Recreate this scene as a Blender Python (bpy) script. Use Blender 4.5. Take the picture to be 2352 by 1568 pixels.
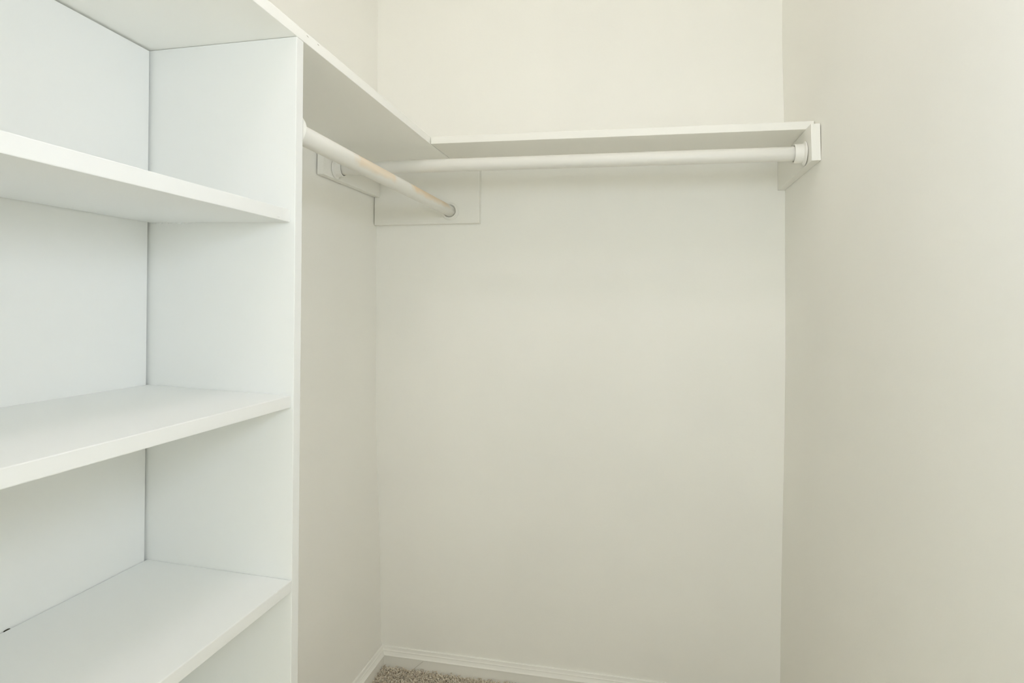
import bpy, bmesh, math, random
import numpy as np
from mathutils import Matrix, Vector

# ------------------------------------------------------------------ set-up
for o in list(bpy.data.objects):
    bpy.data.objects.remove(o, do_unlink=True)
scene = bpy.context.scene
COL = scene.collection
S = 1.12            # survey units -> metres
ZF = 1.01           # carpet level lies this far under the lens (survey units)

def P(x, y, z):
    """survey point (origin: back-left corner at lens height) -> metres above the carpet"""
    return Vector((x * S, y * S, (z + ZF) * S))

# ------------------------------------------------------------------ camera
yaw, pitch, roll, fpx, ppy = 0.2129, 0.0029, 0.0081, 1412.8, 698.3
fw = Vector((-math.sin(yaw) * math.cos(pitch), math.cos(yaw) * math.cos(pitch), math.sin(pitch)))
rt = Vector((math.cos(yaw), math.sin(yaw), 0))
up = rt.cross(fw)
R_ = math.cos(roll) * rt + math.sin(roll) * up
U_ = -math.sin(roll) * rt + math.cos(roll) * up
cam_d = bpy.data.cameras.new('camera')
cam = bpy.data.objects.new('camera', cam_d)
COL.objects.link(cam)
m = Matrix((R_, U_, -fw)).transposed().to_4x4()
m.translation = P(0.7378, -1.6161, 0.0)
cam.matrix_world = m
cam_d.sensor_width = 36
cam_d.sensor_fit = 'HORIZONTAL'
cam_d.lens = fpx / 2352 * 36
cam_d.shift_y = (ppy - 784) / 2352
cam_d.clip_start = 0.02
scene.camera = cam

# ------------------------------------------------------------------ world, lights, exposure
w = bpy.data.worlds.new('world')
scene.world = w
w.use_nodes = True
w.node_tree.nodes['Background'].inputs['Color'].default_value = (0.965, 1.0, 0.85, 1)
w.node_tree.nodes['Background'].inputs['Strength'].default_value = 1.72     # fill light through the unseen doorway added behind the camera
cy = scene.cycles
cy.max_bounces = 12
cy.diffuse_bounces = 10
cy.glossy_bounces = 3
cy.adaptive_threshold = 0.12
cy.adaptive_min_samples = 10

CEIL_Z = 1.168
LAMP_XY = (0.62, -1.15)
LAMP_STRENGTH = 11.8
LAMP_COLOR = (1.0, 0.90, 0.92)

# the photographer's diffused flash, just above the camera
fl = bpy.data.lights.new('camera_flash', 'AREA')
fl.shape = 'ELLIPSE'
fl.size = 0.34
fl.size_y = 0.26
fl.energy = 4.4
fl.color = (0.78, 0.86, 1.0)
flo = bpy.data.objects.new('camera_flash', fl)
COL.objects.link(flo)
flo.location = P(0.97, -1.46, 0.25)
flo.rotation_euler = (P(0.42, -0.2, 0.0) - flo.location).to_track_quat('-Z', 'Y').to_euler()

vs = scene.view_settings
vs.view_transform = 'Standard'
vs.look = 'None'
vs.exposure = -0.06
vs.gamma = 1.0
vs.use_curve_mapping = False

# ------------------------------------------------------------------ materials
def new_mat(name, rough=0.5, spec=0.5):
    mt = bpy.data.materials.new(name)
    mt.use_nodes = True
    nt = mt.node_tree
    b = nt.nodes['Principled BSDF']
    b.inputs['Roughness'].default_value = rough
    b.inputs['Specular IOR Level'].default_value = spec
    return mt, nt, b

def paint(name, col, rough, spec, scale, stretch, bump, var=0.02, grain=None):
    """painted surface: faint tone variation + fine relief"""
    mt, nt, b = new_mat(name, rough, spec)
    N, L = nt.nodes, nt.links
    tc = N.new('ShaderNodeTexCoord')
    mp = N.new('ShaderNodeMapping')
    mp.inputs['Scale'].default_value = stretch
    L.new(tc.outputs['Object'], mp.inputs['Vector'])
    n1 = N.new('ShaderNodeTexNoise')
    n1.inputs['Scale'].default_value = 2.5
    n1.inputs['Detail'].default_value = 1
    L.new(tc.outputs['Object'], n1.inputs['Vector'])
    cr = N.new('ShaderNodeValToRGB')
    cr.color_ramp.elements[0].position = 0.3
    cr.color_ramp.elements[1].position = 0.7
    cr.color_ramp.elements[0].color = (*[c * (1 - var) for c in col], 1)
    cr.color_ramp.elements[1].color = (*[min(1, c * (1 + var * 0.4)) for c in col], 1)
    L.new(n1.outputs['Fac'], cr.inputs['Fac'])
    L.new(cr.outputs['Color'], b.inputs['Base Color'])
    n2 = N.new('ShaderNodeTexNoise')
    n2.inputs['Scale'].default_value = scale
    n2.inputs['Detail'].default_value = 1
    L.new(mp.outputs['Vector'], n2.inputs['Vector'])
    bp = N.new('ShaderNodeBump')
    bp.inputs['Strength'].default_value = bump
    bp.inputs['Distance'].default_value = 0.001
    L.new(n2.outputs['Fac'], bp.inputs['Height'])
    L.new(bp.outputs['Normal'], b.inputs['Normal'])
    return mt

M = {}
M['wall'] = paint('wall_paint', (0.930, 0.923, 0.884), 0.75, 0.25, 160, (1, 1, 1), 0.12)
M['ceiling'] = paint('ceiling_paint', (0.88, 0.87, 0.84), 0.9, 0.2, 120, (1, 1, 1), 0.25)
M['cabinet'] = paint('white_cabinet_paint', (0.866, 0.877, 0.868), 0.42, 0.4, 60, (1, 0.08, 1), 0.12, 0.012)
M['cabinet_v'] = paint('white_cabinet_paint_upright', (0.866, 0.877, 0.868), 0.42, 0.4, 60, (1, 1, 0.08), 0.12, 0.012)
M['shelf'] = paint('white_shelf_paint', (0.935, 0.932, 0.897), 0.45, 0.4, 60, (1, 0.08, 1), 0.12, 0.012)
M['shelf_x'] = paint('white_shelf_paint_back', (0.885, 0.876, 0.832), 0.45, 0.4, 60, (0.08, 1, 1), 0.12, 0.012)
M['trim'] = paint('white_trim_paint', (0.88, 0.872, 0.830), 0.45, 0.4, 90, (1, 1, 1), 0.08, 0.01)
M['rod'] = paint('white_rod_paint', (0.80, 0.79, 0.745), 0.38, 0.45, 80, (1, 1, 1), 0.08, 0.015)
M['cup'] = paint('white_plastic_cup', (0.85, 0.84, 0.795), 0.4, 0.45, 120, (1, 1, 1), 0.03, 0.01)
M['chip'], _nt, _b = new_mat('bare_board_in_chip', 0.8, 0.2)
_n = _nt.nodes.new('ShaderNodeTexNoise'); _n.inputs['Scale'].default_value = 300
_c = _nt.nodes.new('ShaderNodeValToRGB')
_c.color_ramp.elements[0].color = (0.30, 0.28, 0.24, 1); _c.color_ramp.elements[1].color = (0.42, 0.39, 0.33, 1)
_nt.links.new(_n.outputs['Fac'], _c.inputs['Fac']); _nt.links.new(_c.outputs['Color'], _b.inputs['Base Color'])

# ------------------------------------------------------------------ mesh helpers
def link(name, me, mat=None, parent=None):
    o = bpy.data.objects.new(name, me)
    COL.objects.link(o)
    if mat is not None and me is not None:
        me.materials.append(mat)
    if parent is not None:
        o.parent = parent
        o.matrix_parent_inverse = Matrix.Translation(-parent.location)
    return o

def tag(o, label=None, cat=None, group=None, kind=None):
    if label: o['label'] = label
    if cat: o['category'] = cat
    if group: o['group'] = group
    if kind: o['kind'] = kind
    return o

def empty(name, loc):
    o = bpy.data.objects.new(name, None)
    o.empty_display_size = 0.05
    COL.objects.link(o)
    o.location = loc
    return o

def smooth(o, ang=0.6):
    for p in o.data.polygons:
        p.use_smooth = True
    try:
        o.data.set_sharp_from_angle(angle=ang)
    except Exception:
        pass

def board_mesh(name, pts, bev=0.0012, cuts=0, warp=0.0, seed=1, axis=1):
    """8 survey points: bottom loop (4) then top loop (4) -> bevelled board"""
    bm = bmesh.new()
    v = [bm.verts.new(P(*p)) for p in pts]
    for f in ((3, 2, 1, 0), (4, 5, 6, 7), (0, 1, 5, 4), (1, 2, 6, 5), (2, 3, 7, 6), (3, 0, 4, 7)):
        bm.faces.new([v[i] for i in f])
    bmesh.ops.recalc_face_normals(bm, faces=bm.faces)
    if bev:
        bmesh.ops.bevel(bm, geom=list(bm.edges), offset=bev * S, segments=2, profile=0.6, affect='EDGES')
    bmesh.ops.recalc_face_normals(bm, faces=bm.faces)
    me = bpy.data.meshes.new(name)
    bm.to_mesh(me)
    bm.free()
    return me

def box_pts(x0, x1, y0, y1, z0, z1):
    return [(x0, y0, z0), (x1, y0, z0), (x1, y1, z0), (x0, y1, z0),
            (x0, y0, z1), (x1, y0, z1), (x1, y1, z1), (x0, y1, z1)]

def board(name, pts, mat, parent=None, bev=0.0012):
    o = link(name, board_mesh(name, pts, bev), mat, parent)
    return o

def lathe_mesh(name, prof, a, b, seg=40, closed_ring=False):
    """revolve (t along a->b in metres, radius in metres) profile"""
    a, b = Vector(a), Vector(b)
    d = (b - a).normalized()
    u = d.orthogonal().normalized()
    v = d.cross(u)
    bm = bmesh.new()
    rings = []
    for t, r in prof:
        rings.append([bm.verts.new(a + d * t + (u * math.cos(k * 2 * math.pi / seg) + v * math.sin(k * 2 * math.pi / seg)) * r)
                      for k in range(seg)])
    n = len(rings)
    for i in range(n if closed_ring else n - 1):
        r0, r1 = rings[i], rings[(i + 1) % n]
        for k in range(seg):
            bm.faces.new((r0[k], r0[(k + 1) % seg], r1[(k + 1) % seg], r1[k]))
    if not closed_ring:
        bm.faces.new(rings[0]); bm.faces.new(rings[-1])
    bmesh.ops.recalc_face_normals(bm, faces=bm.faces)
    me = bpy.data.meshes.new(name)
    bm.to_mesh(me); bm.free()
    return me

def interp(z, tab):
    if z <= tab[0][0]: return tab[0][1]
    for (a, fa), (b, fb) in zip(tab, tab[1:]):
        if z <= b:
            t = (z - a) / (b - a)
            t = t * t * (3 - 2 * t)
            return fa + (fb - fa) * t
    return tab[-1][1]

# ------------------------------------------------------------------ the room
W = 1.07
YF = -2.45          # wall behind the camera
LW = [(-1.01, 0.023), (-0.955, 0.022), (-0.857, 0.017), (-0.2, -0.003), (0.2, -0.0045), (0.9, -0.006)]
RW = [(-1.01, -0.002), (-0.856, -0.0015), (-0.15, 0.005), (0.297, 0.002), (0.704, -0.0075), (1.168, -0.011)]
def xl(y, z):
    f = min(1, max(0, (y + 0.75) / 0.45)); f = f * f * (3 - 2 * f)
    return interp(z, LW) * f
def xr(y, z):
    return W + interp(z, RW)

def wall_grid(name, fx, ys, zs, side):
    T = 0.09
    bm = bmesh.new()
    g = [[bm.verts.new(P(fx(y, z), y, z)) for z in zs] for y in ys]
    for i in range(len(ys) - 1):
        for j in range(len(zs) - 1):
            bm.faces.new((g[i][j], g[i + 1][j], g[i + 1][j + 1], g[i][j + 1]))
    # solid backing
    xo = (-T if side < 0 else W + T)
    c = [bm.verts.new(P(xo, ys[0], zs[0])), bm.verts.new(P(xo, ys[-1], zs[0])),
         bm.verts.new(P(xo, ys[-1], zs[-1])), bm.verts.new(P(xo, ys[0], zs[-1]))]
    bm.faces.new(c)
    bm.faces.new([g[i][0] for i in range(len(ys))] + [c[1], c[0]])
    bm.faces.new([g[i][-1] for i in range(len(ys))] + [c[2], c[3]])
    bm.faces.new([g[0][j] for j in range(len(zs))] + [c[3], c[0]])
    bm.faces.new([g[-1][j] for j in range(len(zs))] + [c[2], c[1]])
    bmesh.ops.recalc_face_normals(bm, faces=bm.faces)
    me = bpy.data.meshes.new(name)
    bm.to_mesh(me); bm.free()
    o = link(name, me, M['wall'])
    smooth(o, 0.5)
    return tag(o, kind='structure')

zs = list(np.linspace(-ZF, CEIL_Z, 40))
ys = list(np.linspace(0, YF, 50))
wall_grid('wall_left', xl, ys, zs, -1)
wall_grid('wall_right', xr, ys, zs, 1)
tag(board('wall_back', box_pts(-0.09, W + 0.09, 0, 0.09, -ZF, CEIL_Z), M['wall'], bev=0), kind='structure')

# carpet colours
mc, nt, b = new_mat('carpet_yarn', 0.95, 0.1)
tc = nt.nodes.new('ShaderNodeTexCoord')
n1 = nt.nodes.new('ShaderNodeTexNoise'); n1.inputs['Scale'].default_value = 110; n1.inputs['Detail'].default_value = 1
n2 = nt.nodes.new('ShaderNodeTexNoise'); n2.inputs['Scale'].default_value = 700
mx = nt.nodes.new('ShaderNodeMix'); mx.data_type = 'FLOAT'; mx.inputs[0].default_value = 0.45
cr = nt.nodes.new('ShaderNodeValToRGB')
e = cr.color_ramp.elements
e[0].position = 0.36; e[0].color = (0.60, 0.515, 0.41, 1)
e[1].position = 0.66; e[1].color = (0.97, 0.915, 0.80, 1)
nt.links.new(tc.outputs['Object'], n1.inputs['Vector']); nt.links.new(tc.outputs['Object'], n2.inputs['Vector'])
nt.links.new(n1.outputs['Fac'], mx.inputs[2]); nt.links.new(n2.outputs['Fac'], mx.inputs[3])
nt.links.new(mx.outputs[0], cr.inputs['Fac']); nt.links.new(cr.outputs['Color'], b.inputs['Base Color'])
bp = nt.nodes.new('ShaderNodeBump'); bp.inputs['Strength'].default_value = 0.8; bp.inputs['Distance'].default_value = 0.003
nt.links.new(n1.outputs['Fac'], bp.inputs['Height']); nt.links.new(bp.outputs['Normal'], b.inputs['Normal'])
M['carpet'] = mc
ZC = -ZF + 0.0032          # carpet backing

tag(board('floor', box_pts(-0.09, W + 0.09, YF - 0.09, 0.09, -ZF - 0.06, ZC), M['carpet'], bev=0), kind='structure')
tag(board('ceiling', box_pts(-0.09, W + 0.09, YF - 0.09, 0.09, CEIL_Z, CEIL_Z + 0.08), M['ceiling'], bev=0), kind='structure')
# wall behind the camera; its unseen doorway is added to let fill light in
DX0, DX1, DZ = 0.24, 1.00, 0.82
bm = bmesh.new()
for (xa, xb_, za, zb_) in ((-0.09, DX0, -ZF, CEIL_Z), (DX1, W + 0.09, -ZF, CEIL_Z), (DX0, DX1, DZ, CEIL_Z)):
    v = [bm.verts.new(P(*p)) for p in box_pts(xa, xb_, YF - 0.09, YF, za, zb_)]
    for f in ((3, 2, 1, 0), (4, 5, 6, 7), (0, 1, 5, 4), (1, 2, 6, 5), (2, 3, 7, 6), (3, 0, 4, 7)):
        bm.faces.new([v[i] for i in f])
bmesh.ops.recalc_face_normals(bm, faces=bm.faces)
me = bpy.data.meshes.new('wall_front'); bm.to_mesh(me); bm.free()
tag(link('wall_front', me, M['wall']), kind='structure')
# white casing round the added doorway
for k, pts in enumerate((box_pts(DX0 - 0.05, DX0, YF, YF + 0.014, -ZF, DZ), box_pts(DX1, DX1 + 0.05, YF, YF + 0.014, -ZF, DZ),
                         box_pts(DX0 - 0.05, DX1 + 0.05, YF, YF + 0.014, DZ, DZ + 0.05))):
    tag(board('trim_%d' % (k + 1), pts, M['trim'], bev=0.002), kind='structure')
# portal: only tells the renderer where the fill light comes in
pl = bpy.data.lights.new('fill_doorway_portal', 'AREA'); pl.shape = 'RECTANGLE'
pl.size = (DX1 - DX0) * S; pl.size_y = (DZ + ZF) * S; pl.cycles.is_portal = True
po = bpy.data.objects.new('fill_doorway_portal', pl); COL.objects.link(po)
po.location = P((DX0 + DX1) / 2, YF - 0.08, (DZ - ZF) / 2)
po.rotation_euler = (math.pi / 2, 0, 0)

# ------------------------------------------------------------------ baseboards
BB = [(0.0, 0.0033), (0.0125, 0.0033), (0.0125, 0.0335), (0.0140, 0.0343), (0.0140, 0.0362), (0.0118, 0.0375), (0.0105, 0.039),
      (0.0085, 0.043), (0.0078, 0.0445), (0.0078, 0.0462), (0.006, 0.0480), (0.0045, 0.0515), (0.0040, 0.0545), (0.002, 0.0560), (0.0, 0.0560)]
def sweep_base(name, path, cut):
    """path: list of (point on wall line, inward normal) ; cut: mitre offset per station"""
    bm = bmesh.new()
    rings = []
    for (px, py, nx, ny) in path:
        rings.append([bm.verts.new(P(px + nx * d, py + ny * d, -ZF + h)) for d, h in BB])
    n = len(BB)
    for r0, r1 in zip(rings, rings[1:]):
        for k in range(n):
            bm.faces.new((r0[k], r0[(k + 1) % n], r1[(k + 1) % n], r1[k]))
    bm.faces.new(rings[0]); bm.faces.new(rings[-1])
    bmesh.ops.recalc_face_normals(bm, faces=bm.faces)
    me = bpy.data.meshes.new(name)
    bm.to_mesh(me); bm.free()
    o = link(name, me, M['trim'])
    smooth(o, 0.35)
    return tag(o, kind='structure')
zb = -0.98
PY1, PY2 = -0.8302, -0.8123
sweep_base('baseboard_back', [(xl(0, zb), 0, 1, -1), (xr(0, zb), 0, -1, -1)], 0)
sweep_base('baseboard_left', [(xl(0, zb), 0, 1, -1)] + [(xl(y, zb), y, 1, 0) for y in np.linspace(-0.05, PY2 + 0.003, 16)], 0)
sweep_base('baseboard_right', [(xr(0, zb), 0, -1, -1), (xr(YF, zb), YF, -1, 0)], 0)

# ------------------------------------------------------------------ shelf tower on the left
ZS = 0.3707
DL = 0.2528
DB = 0.2758
def zsl(y):                      # underside of the left shelf (rises a little towards the room)
    return ZS + (-y - DB) / 0.53 * 0.009
YE = -1.62                       # far end panel (outside the picture)
ZT = ZC + 0.0001
tower = empty('shelf_tower', P(0.13, -1.22, ZT))
tag(tower, 'tall white painted open shelf tower built in along the left wall', 'shelving')
TP = PY2 - PY1
XB = 0.0098
# end panel facing the room, slightly out of square
g = 0.0006
board('side_panel', [(0.001, PY1 + 0.0023, ZT), (DL, PY1, ZT), (DL, PY2, ZT), (0.001, PY2 + 0.0023, ZT),
                     (0.001, PY1 + 0.0023, zsl(PY1) - g), (DL, PY1, zsl(PY1) - g), (DL, PY2, zsl(PY2) - g), (0.001, PY2 + 0.0023, zsl(PY2) - g)],
      M['cabinet_v'], tower)
board('side_panel', box_pts(0.001, DL, YE - TP, YE, ZT, zsl(YE) - g), M['cabinet_v'], tower)
# back panel stops short of the side and of the top: the dark joint in the corner
board('back_panel', [(0.001, YE + 0.001, ZT), (XB, YE + 0.001, ZT), (XB, PY1 - 0.0021, ZT), (0.001, PY1 - 0.0021, ZT),
                     (0.001, YE + 0.001, zsl(YE) - 0.003), (XB, YE + 0.001, zsl(YE) - 0.003), (XB, PY1 - 0.0021, zsl(PY1) - 0.003), (0.001, PY1 - 0.0021, zsl(PY1) - 0.003)],
      M['cabinet_v'], tower, bev=0.0008)
SH = [  # top at back, bottom at back, front drop, front x, gap to the back panel
    (0.1385, 0.1204, -0.0043, 0.2452, 0.0012, 0.0),
    (-0.1222, -0.1391, -0.0073, 0.2488, 0.0003, 0.0),
    (-0.3841, -0.4004, -0.0060, 0.2526, 0.0011, 0.0),
    (-0.6460, -0.6630, -0.0060, 0.2510, 0.0006, 0.0),
    (-0.9080, -0.9250, -0.0030, 0.2510, 0.0006, 0.0)]
shelves = []
for zt, zbm, dr, xf, gp, sk in SH:
    x0 = XB + gp
    y0, y1 = YE + 0.0004, PY1 - 0.0004
    yb = PY1 + 0.0018
    o = board('shelf', [(x0, y0, zbm), (xf, y0, zbm + dr), (xf, y1, zbm + dr), (x0, yb, zbm),
                        (x0, y0, zt), (xf, y0, zt + dr), (xf, y1, zt + dr), (x0, yb, zt)], M['cabinet'], tower, bev=0.0011)
    shelves.append(o)
board('toe_kick', box_pts(0.215, 0.228, YE + 0.0004, PY1 - 0.0004, ZT, -0.9285), M['cabinet'], tower, bev=0.0006)

# ------------------------------------------------------------------ long shelf boards
TS = 0.0165
def left_shelf_pts():
    y0, y1 = YE - 0.06, -0.0008
    x0 = 0.0005
    a, bz = zsl(y0), zsl(y1)
    return [(x0, y0, a), (DL, y0, a), (DL, y1, bz), (x0, y1, bz), (x0, y0, a + TS), (DL, y0, a + TS), (DL, y1, bz + TS), (x0, y1, bz + TS)]
sl = board('closet_shelf', left_shelf_pts(), M['shelf'])
tag(sl, 'long white shelf board along the left wall, lying on top of the shelf tower', 'shelf')
def zsb(x):                      # underside of the back shelf
    return ZS - 0.0086 * (x - DL) / (1.05 - DL)
gx = DL + 0.0017
xe = W - 0.0012
sb = board('closet_shelf', [(gx, -DB, zsb(gx)), (xe, -DB, zsb(xe)), (xe, -0.0008, zsb(xe)), (gx, -0.0008, zsb(gx)),
                            (gx, -DB, zsb(gx) + TS), (xe, -DB, zsb(xe) + TS), (xe, -0.0008, zsb(xe) + TS), (gx, -0.0008, zsb(gx) + TS)], M['shelf_x'])
tag(sb, 'white shelf board across the back wall, above the rear hanging rod', 'shelf')

# ------------------------------------------------------------------ cleats and bracket board
CY = -0.0215
cl = board('support_cleat', [(-0.0022, CY, 0.2222), (0.3005, CY, 0.2222), (0.3005, -0.0004, 0.2222), (-0.0022, -0.0004, 0.2222),
                             (-0.0022, CY, zsl(CY) - 0.0008), (0.3005, CY, ZS - 0.0012), (0.3005, -0.0004, ZS - 0.0012), (-0.0022, -0.0004, zsl(0) - 0.0008)], M['trim'], bev=0.0022)
tag(cl, 'wide white cleat board on the back wall holding the far end of the left rod', 'cleat')
YL = -0.3295
XC = 0.0150
lc = board('support_cleat', [(-0.0015, YL, 0.2990), (XC, YL, 0.2990), (XC, CY - 0.0010, 0.2990), (-0.0015, CY - 0.0010, 0.2990),
                             (-0.0015, YL, zsl(YL) - 0.0006), (XC, YL, zsl(YL) - 0.0006), (XC, CY - 0.0010, zsl(CY) - 0.0006), (-0.0015, CY - 0.0010, zsl(CY) - 0.0006)], M['trim'])
tag(lc, 'white cleat board on the left wall holding the left end of the rear rod', 'cleat')
ZB, DBR, XBR = 0.2890, 0.3174, 1.0545
zt = zsb(1.06) - 0.0006
xw = W + 0.0016
br = board('support_bracket', [(XBR, -DBR, ZB), (xw, -DBR, ZB), (xw, -0.0005, ZB), (XBR, -0.0005, ZB),
                               (XBR - 0.002, -DBR, zt), (W - 0.0004, -DBR, zt), (W + 0.0006, -0.0005, zt), (XBR - 0.0005, -0.0005, zt)], M['trim'])
tag(br, 'white bracket board on the right wall carrying the shelf and the rear rod', 'bracket')

# ------------------------------------------------------------------ hanging rods with their cups
RR = 0.0147 * S
def peach_patches(name, axis_pt, ranges):
    """white rod paint with peach patches along its upper flank"""
    mt, nt, b = new_mat(name, 0.4, 0.4)
    N, L = nt.nodes, nt.links
    tc = N.new('ShaderNodeTexCoord')
    sp = N.new('ShaderNodeSeparateXYZ'); L.new(tc.outputs['Object'], sp.inputs[0])
    def math_(op, a, b_=None, clamp=False):
        n = N.new('ShaderNodeMath'); n.operation = op; n.use_clamp = clamp
        for i, q in enumerate((a, b_)):
            if q is None: continue
            if isinstance(q, (int, float)): n.inputs[i].default_value = q
            else: L.new(q, n.inputs[i])
        return n.outputs[0]
    nz = N.new('ShaderNodeTexNoise'); nz.inputs['Scale'].default_value = 26; nz.inputs['Detail'].default_value = 4
    L.new(tc.outputs['Object'], nz.inputs['Vector'])
    wob = math_('MULTIPLY', math_('SUBTRACT', nz.outputs['Fac'], 0.5), 0.08)
    yy = math_('ADD', sp.outputs['Y'], wob)
    mask = None
    for (ya, yb, s) in ranges:
        c, h = (ya + yb) / 2, abs(yb - ya) / 2
        t = math_('DIVIDE', math_('SUBTRACT', h, math_('ABSOLUTE', math_('SUBTRACT', yy, c))), 0.035, True)
        t = math_('MULTIPLY', t, s)
        mask = t if mask is None else math_('MAXIMUM', mask, t)
    # only the upper right flank of the rod
    side = math_('ADD', math_('MULTIPLY', math_('SUBTRACT', sp.outputs['X'], axis_pt[0]), 0.75 / RR),
                 math_('MULTIPLY', math_('SUBTRACT', sp.outputs['Z'], axis_pt[1]), 0.66 / RR))
    side = math_('ADD', side, math_('MULTIPLY', math_('SUBTRACT', nz.outputs['Fac'], 0.5), 0.7))
    up_ = math_('MULTIPLY', math_('SUBTRACT', side, 0.25), 1.7, True)
    mask = math_('MULTIPLY', mask, up_)
    n3 = N.new('ShaderNodeTexNoise'); n3.inputs['Scale'].default_value = 40
    mp = N.new('ShaderNodeMapping'); mp.inputs['Scale'].default_value = (6, 0.3, 6)
    L.new(tc.outputs['Object'], mp.inputs['Vector']); L.new(mp.outputs['Vector'], n3.inputs['Vector'])
    wc = N.new('ShaderNodeValToRGB')
    wc.color_ramp.elements[0].color = (0.80, 0.60, 0.38, 1)
    wc.color_ramp.elements[1].color = (0.86, 0.69, 0.49, 1)
    L.new(n3.outputs['Fac'], wc.inputs['Fac'])
    mx = N.new('ShaderNodeMix'); mx.data_type = 'RGBA'
    mx.inputs[6].default_value = (0.82, 0.81, 0.765, 1)
    L.new(mask, mx.inputs[0]); L.new(wc.outputs['Color'], mx.inputs[7])
    L.new(mx.outputs[2], b.inputs['Base Color'])
    return mt

def cup(parent, base, direction, length=0.021, name='rod_socket'):
    """plastic socket: round flange against the board, open collar around the rod"""
    ro, rf, ri = RR * 1.30, RR * 1.65, RR * 1.13
    prof = [(0.0002, rf * 0.99), (0.0018, rf), (0.0032, rf * 0.97), (0.0042, ro * 1.12), (0.0060, ro * 1.02), (length - 0.001, ro), (length, ro - 0.0006),
            (length, ri + 0.0006), (length - 0.0008, ri), (0.0025, ri), (0.0025, 0.002), (0.0002, 0.002)]
    me = lathe_mesh(name, prof, base, base + direction, 48, True)
    o = link(name, me, M['cup'], parent)
    smooth(o, 0.5)
    return o

def rod(a, b, mat, label, dirv, cl0, cl1):
    t = empty('hanging_rod', (a + b) / 2)
    tag(t, label, 'rod')
    L = (b - a).length
    me = lathe_mesh('pole', [(0.0035, RR * 0.97), (0.0045, RR), (L * .25, RR), (L * .5, RR), (L * .75, RR), (L - 0.0045, RR), (L - 0.0035, RR * 0.97)], a, b, 48)
    o = link('pole', me, mat, t)
    smooth(o, 0.6)
    d = (b - a).normalized()
    cup(t, a, d, cl0); cup(t, b, -d, cl1)
    return t

# rod under the left shelf: tower side -> lower back cleat
a1, b1 = P(0.2330, PY2 + 0.0008, 0.2536), P(0.2200, CY - 0.0006, 0.2550)
wm = peach_patches('rod_paint_patchy', (0.2265 * S, (0.2543 + ZF) * S), [(-0.63 * S, -0.425 * S, 0.6), (-0.36 * S, -0.06 * S, 0.85)])
rod(a1, b1, wm, 'white hanging rod on the left, with pale peach patches along it', None, 0.010, 0.008)
# rod under the back shelf: left cleat -> right bracket
a2, b2 = P(XC + 0.0005, -0.2715, 0.3232), P(XBR - 0.0016, -0.2715, 0.3140)
rod(a2, b2, M['rod'], 'white hanging rod running parallel to the back wall under its shelf', None, 0.022, 0.024)

# ------------------------------------------------------------------ ceiling lamp (above the frame)
lamp = empty('ceiling_lamp', P(LAMP_XY[0], LAMP_XY[1], CEIL_Z))
tag(lamp, 'round flush ceiling lamp with a frosted dome above the closet', 'lamp')
lx = P(LAMP_XY[0], LAMP_XY[1], CEIL_Z)
pan = lathe_mesh('pan', [(0.0, 0.165), (0.012, 0.165), (0.022, 0.158), (0.022, 0.15)], lx, lx - Vector((0, 0, 1)), 48)
smooth(link('pan', pan, M['trim'], lamp))
md = bpy.data.materials.new('lit_frosted_dome'); md.use_nodes = True
nt = md.node_tree
nt.nodes.remove(nt.nodes['Principled BSDF'])
em = nt.nodes.new('ShaderNodeEmission')
em.inputs['Color'].default_value = (*LAMP_COLOR, 1); em.inputs['Strength'].default_value = LAMP_STRENGTH
nt.links.new(em.outputs[0], nt.nodes['Material Output'].inputs[0])
prof = [(0.0222, 0.148)] + [(0.0222 + 0.065 * math.sin(k * math.pi / 2 / 10), 0.148 * math.cos(k * math.pi / 2 / 10)) for k in range(1, 10)] + [(0.0872, 0.006)]
smooth(link('dome', lathe_mesh('dome', prof, lx, lx - Vector((0, 0, 1)), 48), md, lamp))

# ------------------------------------------------------------------ small marks: chips, drips, caulk
def blob(name, c, ax, ln, rad, flat, parent, mat, seed):
    """little irregular elongated lump lying on a surface"""
    rnd = random.Random(seed)
    bm = bmesh.new()
    bmesh.ops.create_icosphere(bm, subdivisions=2, radius=1.0)
    ax = Vector(ax).normalized(); fl_ = Vector(flat).normalized(); ot = ax.cross(fl_)
    for v in bm.verts:
        k = 1 + rnd.uniform(-0.18, 0.18)
        v.co = Vector(c) + ax * v.co.x * ln * k + ot * v.co.y * rad * k + fl_ * v.co.z * rad * 0.55 * k
    me = bpy.data.meshes.new(name); bm.to_mesh(me); bm.free()
    o = link(name, me, mat, parent)
    for p in o.data.polygons: p.use_smooth = True
    return o
# chips in the paint of the long left shelf's front edge
for (y, dz, ln) in ((-0.802, TS * 0.72, 0.0034), (-0.772, TS * 0.75, 0.0026)):
    blob('paint_chip', P(DL + 0.00001, y, zsl(y) + dz), (0, 1, -0.15), ln, 0.0005, (1, 0, 0), sl, M['chip'], int(-y * 1000))
# drips and lumps of paint on the tower shelves
blob('paint_drip', P(0.2520, -0.866, SH[2][0] + SH[2][2] - 0.0012), (0, 0.3, 1), 0.0030, 0.0022, (1, 0, 0), shelves[2], M['cabinet'], 5)
blob('paint_drip', P(0.2452, -0.858, SH[0][1] + SH[0][2] + 0.004), (0, 1, 0.2), 0.0035, 0.0012, (1, 0, 0), shelves[0], M['cabinet'], 6)
M['hole_shade'], _nt, _b = new_mat('painted_joint_shade', 0.95, 0.05)
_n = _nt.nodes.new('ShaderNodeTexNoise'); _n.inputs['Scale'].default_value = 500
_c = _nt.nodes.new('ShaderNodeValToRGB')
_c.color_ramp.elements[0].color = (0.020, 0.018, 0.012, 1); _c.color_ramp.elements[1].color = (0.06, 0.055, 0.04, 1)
_nt.links.new(_n.outputs['Fac'], _c.inputs['Fac']); _nt.links.new(_c.outputs['Color'], _b.inputs['Base Color'])
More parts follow.
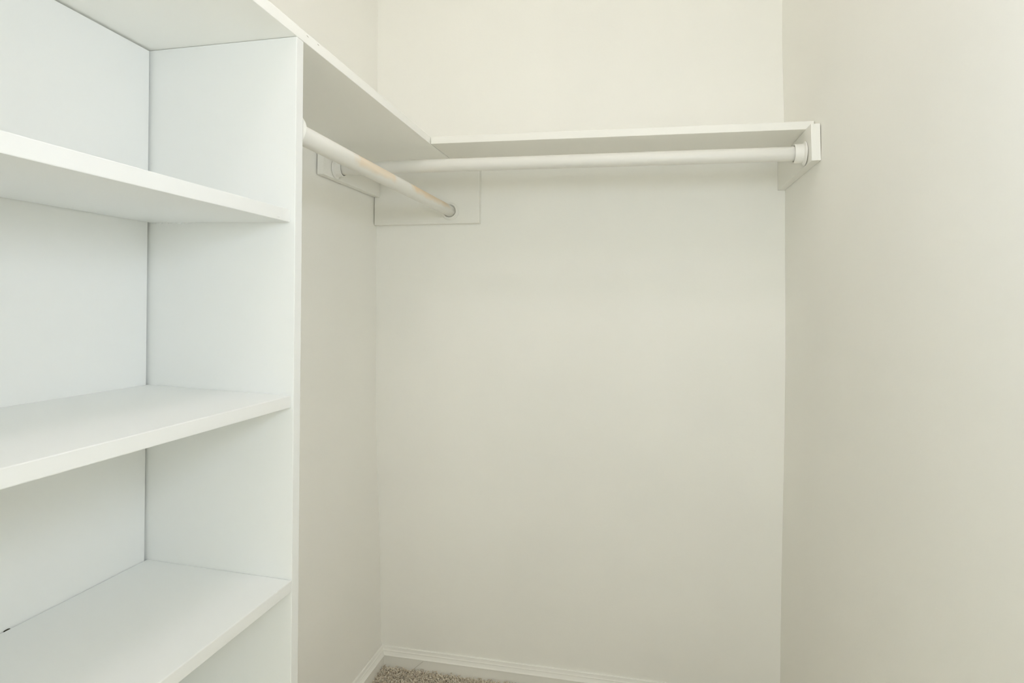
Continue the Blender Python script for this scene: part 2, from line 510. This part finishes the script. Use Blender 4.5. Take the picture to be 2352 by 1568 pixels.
blob('joint_shade', P(XB + 0.0006, -1.0355, SH[2][0] - 0.0002), (0, 1, 0), 0.0046, 0.0013, (1, 0, 0.4), shelves[2], M['hole_shade'], 9)  # shade inside the gap behind the shelf, put in as a dark lump
rnd = random.Random(3)
for k in range(7):                      # lumpy caulk where the upper shelf meets the side panel
    x = 0.018 + 0.011 * k
    blob('caulk_lump', P(x, PY1 + 0.0016 - x * 0.009, SH[0][1] - 0.0004 + SH[0][2] * (x / 0.24)), (1, rnd.uniform(-.2, .2), rnd.uniform(-.1, .1)),
         rnd.uniform(0.003, 0.006), 0.0016, (0, 1, 1), shelves[0], M['cabinet'], 20 + k)
for k in range(3):
    x = 0.028 + 0.014 * k
    blob('caulk_lump', P(x, PY1 + 0.0016 - x * 0.009, SH[1][0] + 0.0004 + SH[1][2] * (x / 0.24)), (1, 0, 0),
         rnd.uniform(0.003, 0.005), 0.0014, (0, 1, 1), shelves[1], M['cabinet'], 40 + k)

# ------------------------------------------------------------------ carpet pile
def carpet(x0, x1, y0, y1, sp, name):
    r = np.random.default_rng(7)
    nx, ny = int((x1 - x0) / sp), int((y1 - y0) / sp)
    gx_, gy_ = np.meshgrid(np.arange(nx), np.arange(ny), indexing='ij')
    n = nx * ny
    px = x0 + (gx_.ravel() + 0.5 + r.uniform(-.45, .45, n)) * sp
    py = y0 + (gy_.ravel() + 0.5 + r.uniform(-.45, .45, n)) * sp
    K, Q = 6, 3                                # stations along the yarn, sides
    h = r.uniform(0.0085, 0.0125, n)
    ang = r.uniform(0, 2 * np.pi, n)
    tw = r.uniform(1.5, 5.0, n) * r.choice([-1, 1], n)
    ln = r.uniform(0.008, 0.016, n)            # how far the twisted end lies over
    rad = r.uniform(0.0013, 0.0020, n)
    V = np.empty((n, K, Q, 3), np.float32)
    cx, cy = px.copy(), py.copy()
    for k in range(K):
        t = k / (K - 1)
        if k:
            cx = cx + np.cos(ang + tw * t) * ln * (0.35 + t) / K
            cy = cy + np.sin(ang + tw * t) * ln * (0.35 + t) / K
        cx = np.clip(cx, x0 + 0.0006, x1 - 0.0006); cy = np.clip(cy, y0 + 0.0006, y1 - 0.0006)
        cz = 0.0028 + h * np.sin(t * 1.75)
        rr = rad * (1.0 if k < K - 1 else 0.5)
        nx_, ny_ = -np.sin(ang + tw * t), np.cos(ang + tw * t)
        for q in range(Q):
            a = 2 * np.pi * q / Q
            V[:, k, q, 0] = cx + nx_ * np.cos(a) * rr
            V[:, k, q, 1] = cy + ny_ * np.cos(a) * rr
            V[:, k, q, 2] = cz + np.sin(a) * rr
    base = (np.arange(n) * K * Q)[:, None]
    quads = []
    for k in range(K - 1):
        for q in range(Q):
            quads.append([k * Q + q, k * Q + (q + 1) % Q, (k + 1) * Q + (q + 1) % Q, (k + 1) * Q + q])
    quads = np.array(quads)
    fq = (base[:, :, None] + quads[None]).reshape(-1, 4)
    tri = np.array([[(K - 1) * Q + q for q in range(3)]])
    ft = (base[:, :, None] + tri[None]).reshape(-1, 3)
    me = bpy.data.meshes.new(name)
    me.vertices.add(n * K * Q)
    me.vertices.foreach_set('co', V.reshape(-1))
    nl = fq.size + ft.size
    me.loops.add(nl)
    me.loops.foreach_set('vertex_index', np.concatenate([fq.ravel(), ft.ravel()]).astype(np.int32))
    me.polygons.add(len(fq) + len(ft))
    ls = np.concatenate([np.arange(len(fq)) * 4, fq.size + np.arange(len(ft)) * 3]).astype(np.int32)
    me.polygons.foreach_set('loop_start', ls)
    me.update(calc_edges=True)
    o = link(name, me, M['carpet'])
    return o
cp = carpet((0.023 + 0.0135) * S, (W - 0.02) * S, -0.805 * S, -0.0135 * S, 0.0062, 'carpet_pile')
tag(cp, 'beige and brown flecked carpet pile covering the closet floor', 'carpet', kind='stuff')

# a stray thread leaning on the baseboard
pts = [P(0.120, -0.030, -1.000), P(0.130, -0.024, -0.992), P(0.143, -0.0175, -0.982), P(0.150, -0.0142, -0.977)]
cu_ = bpy.data.curves.new('carpet_thread', 'CURVE'); cu_.dimensions = '3D'; cu_.bevel_depth = 0.0004; cu_.bevel_resolution = 2
s_ = cu_.splines.new('NURBS'); s_.points.add(3)
for q, p in zip(s_.points, pts): q.co = (*p, 1)
s_.use_endpoint_u = True; s_.order_u = 3
tmp = bpy.data.objects.new('tmp', cu_); COL.objects.link(tmp)
dg = bpy.context.evaluated_depsgraph_get()
me = bpy.data.meshes.new_from_object(tmp.evaluated_get(dg))
bpy.data.objects.remove(tmp, do_unlink=True)
me.materials.clear()
th = link('carpet_thread', me, M['chip'])
tag(th, 'loose thin carpet thread leaning against the back baseboard near the corner', 'thread')
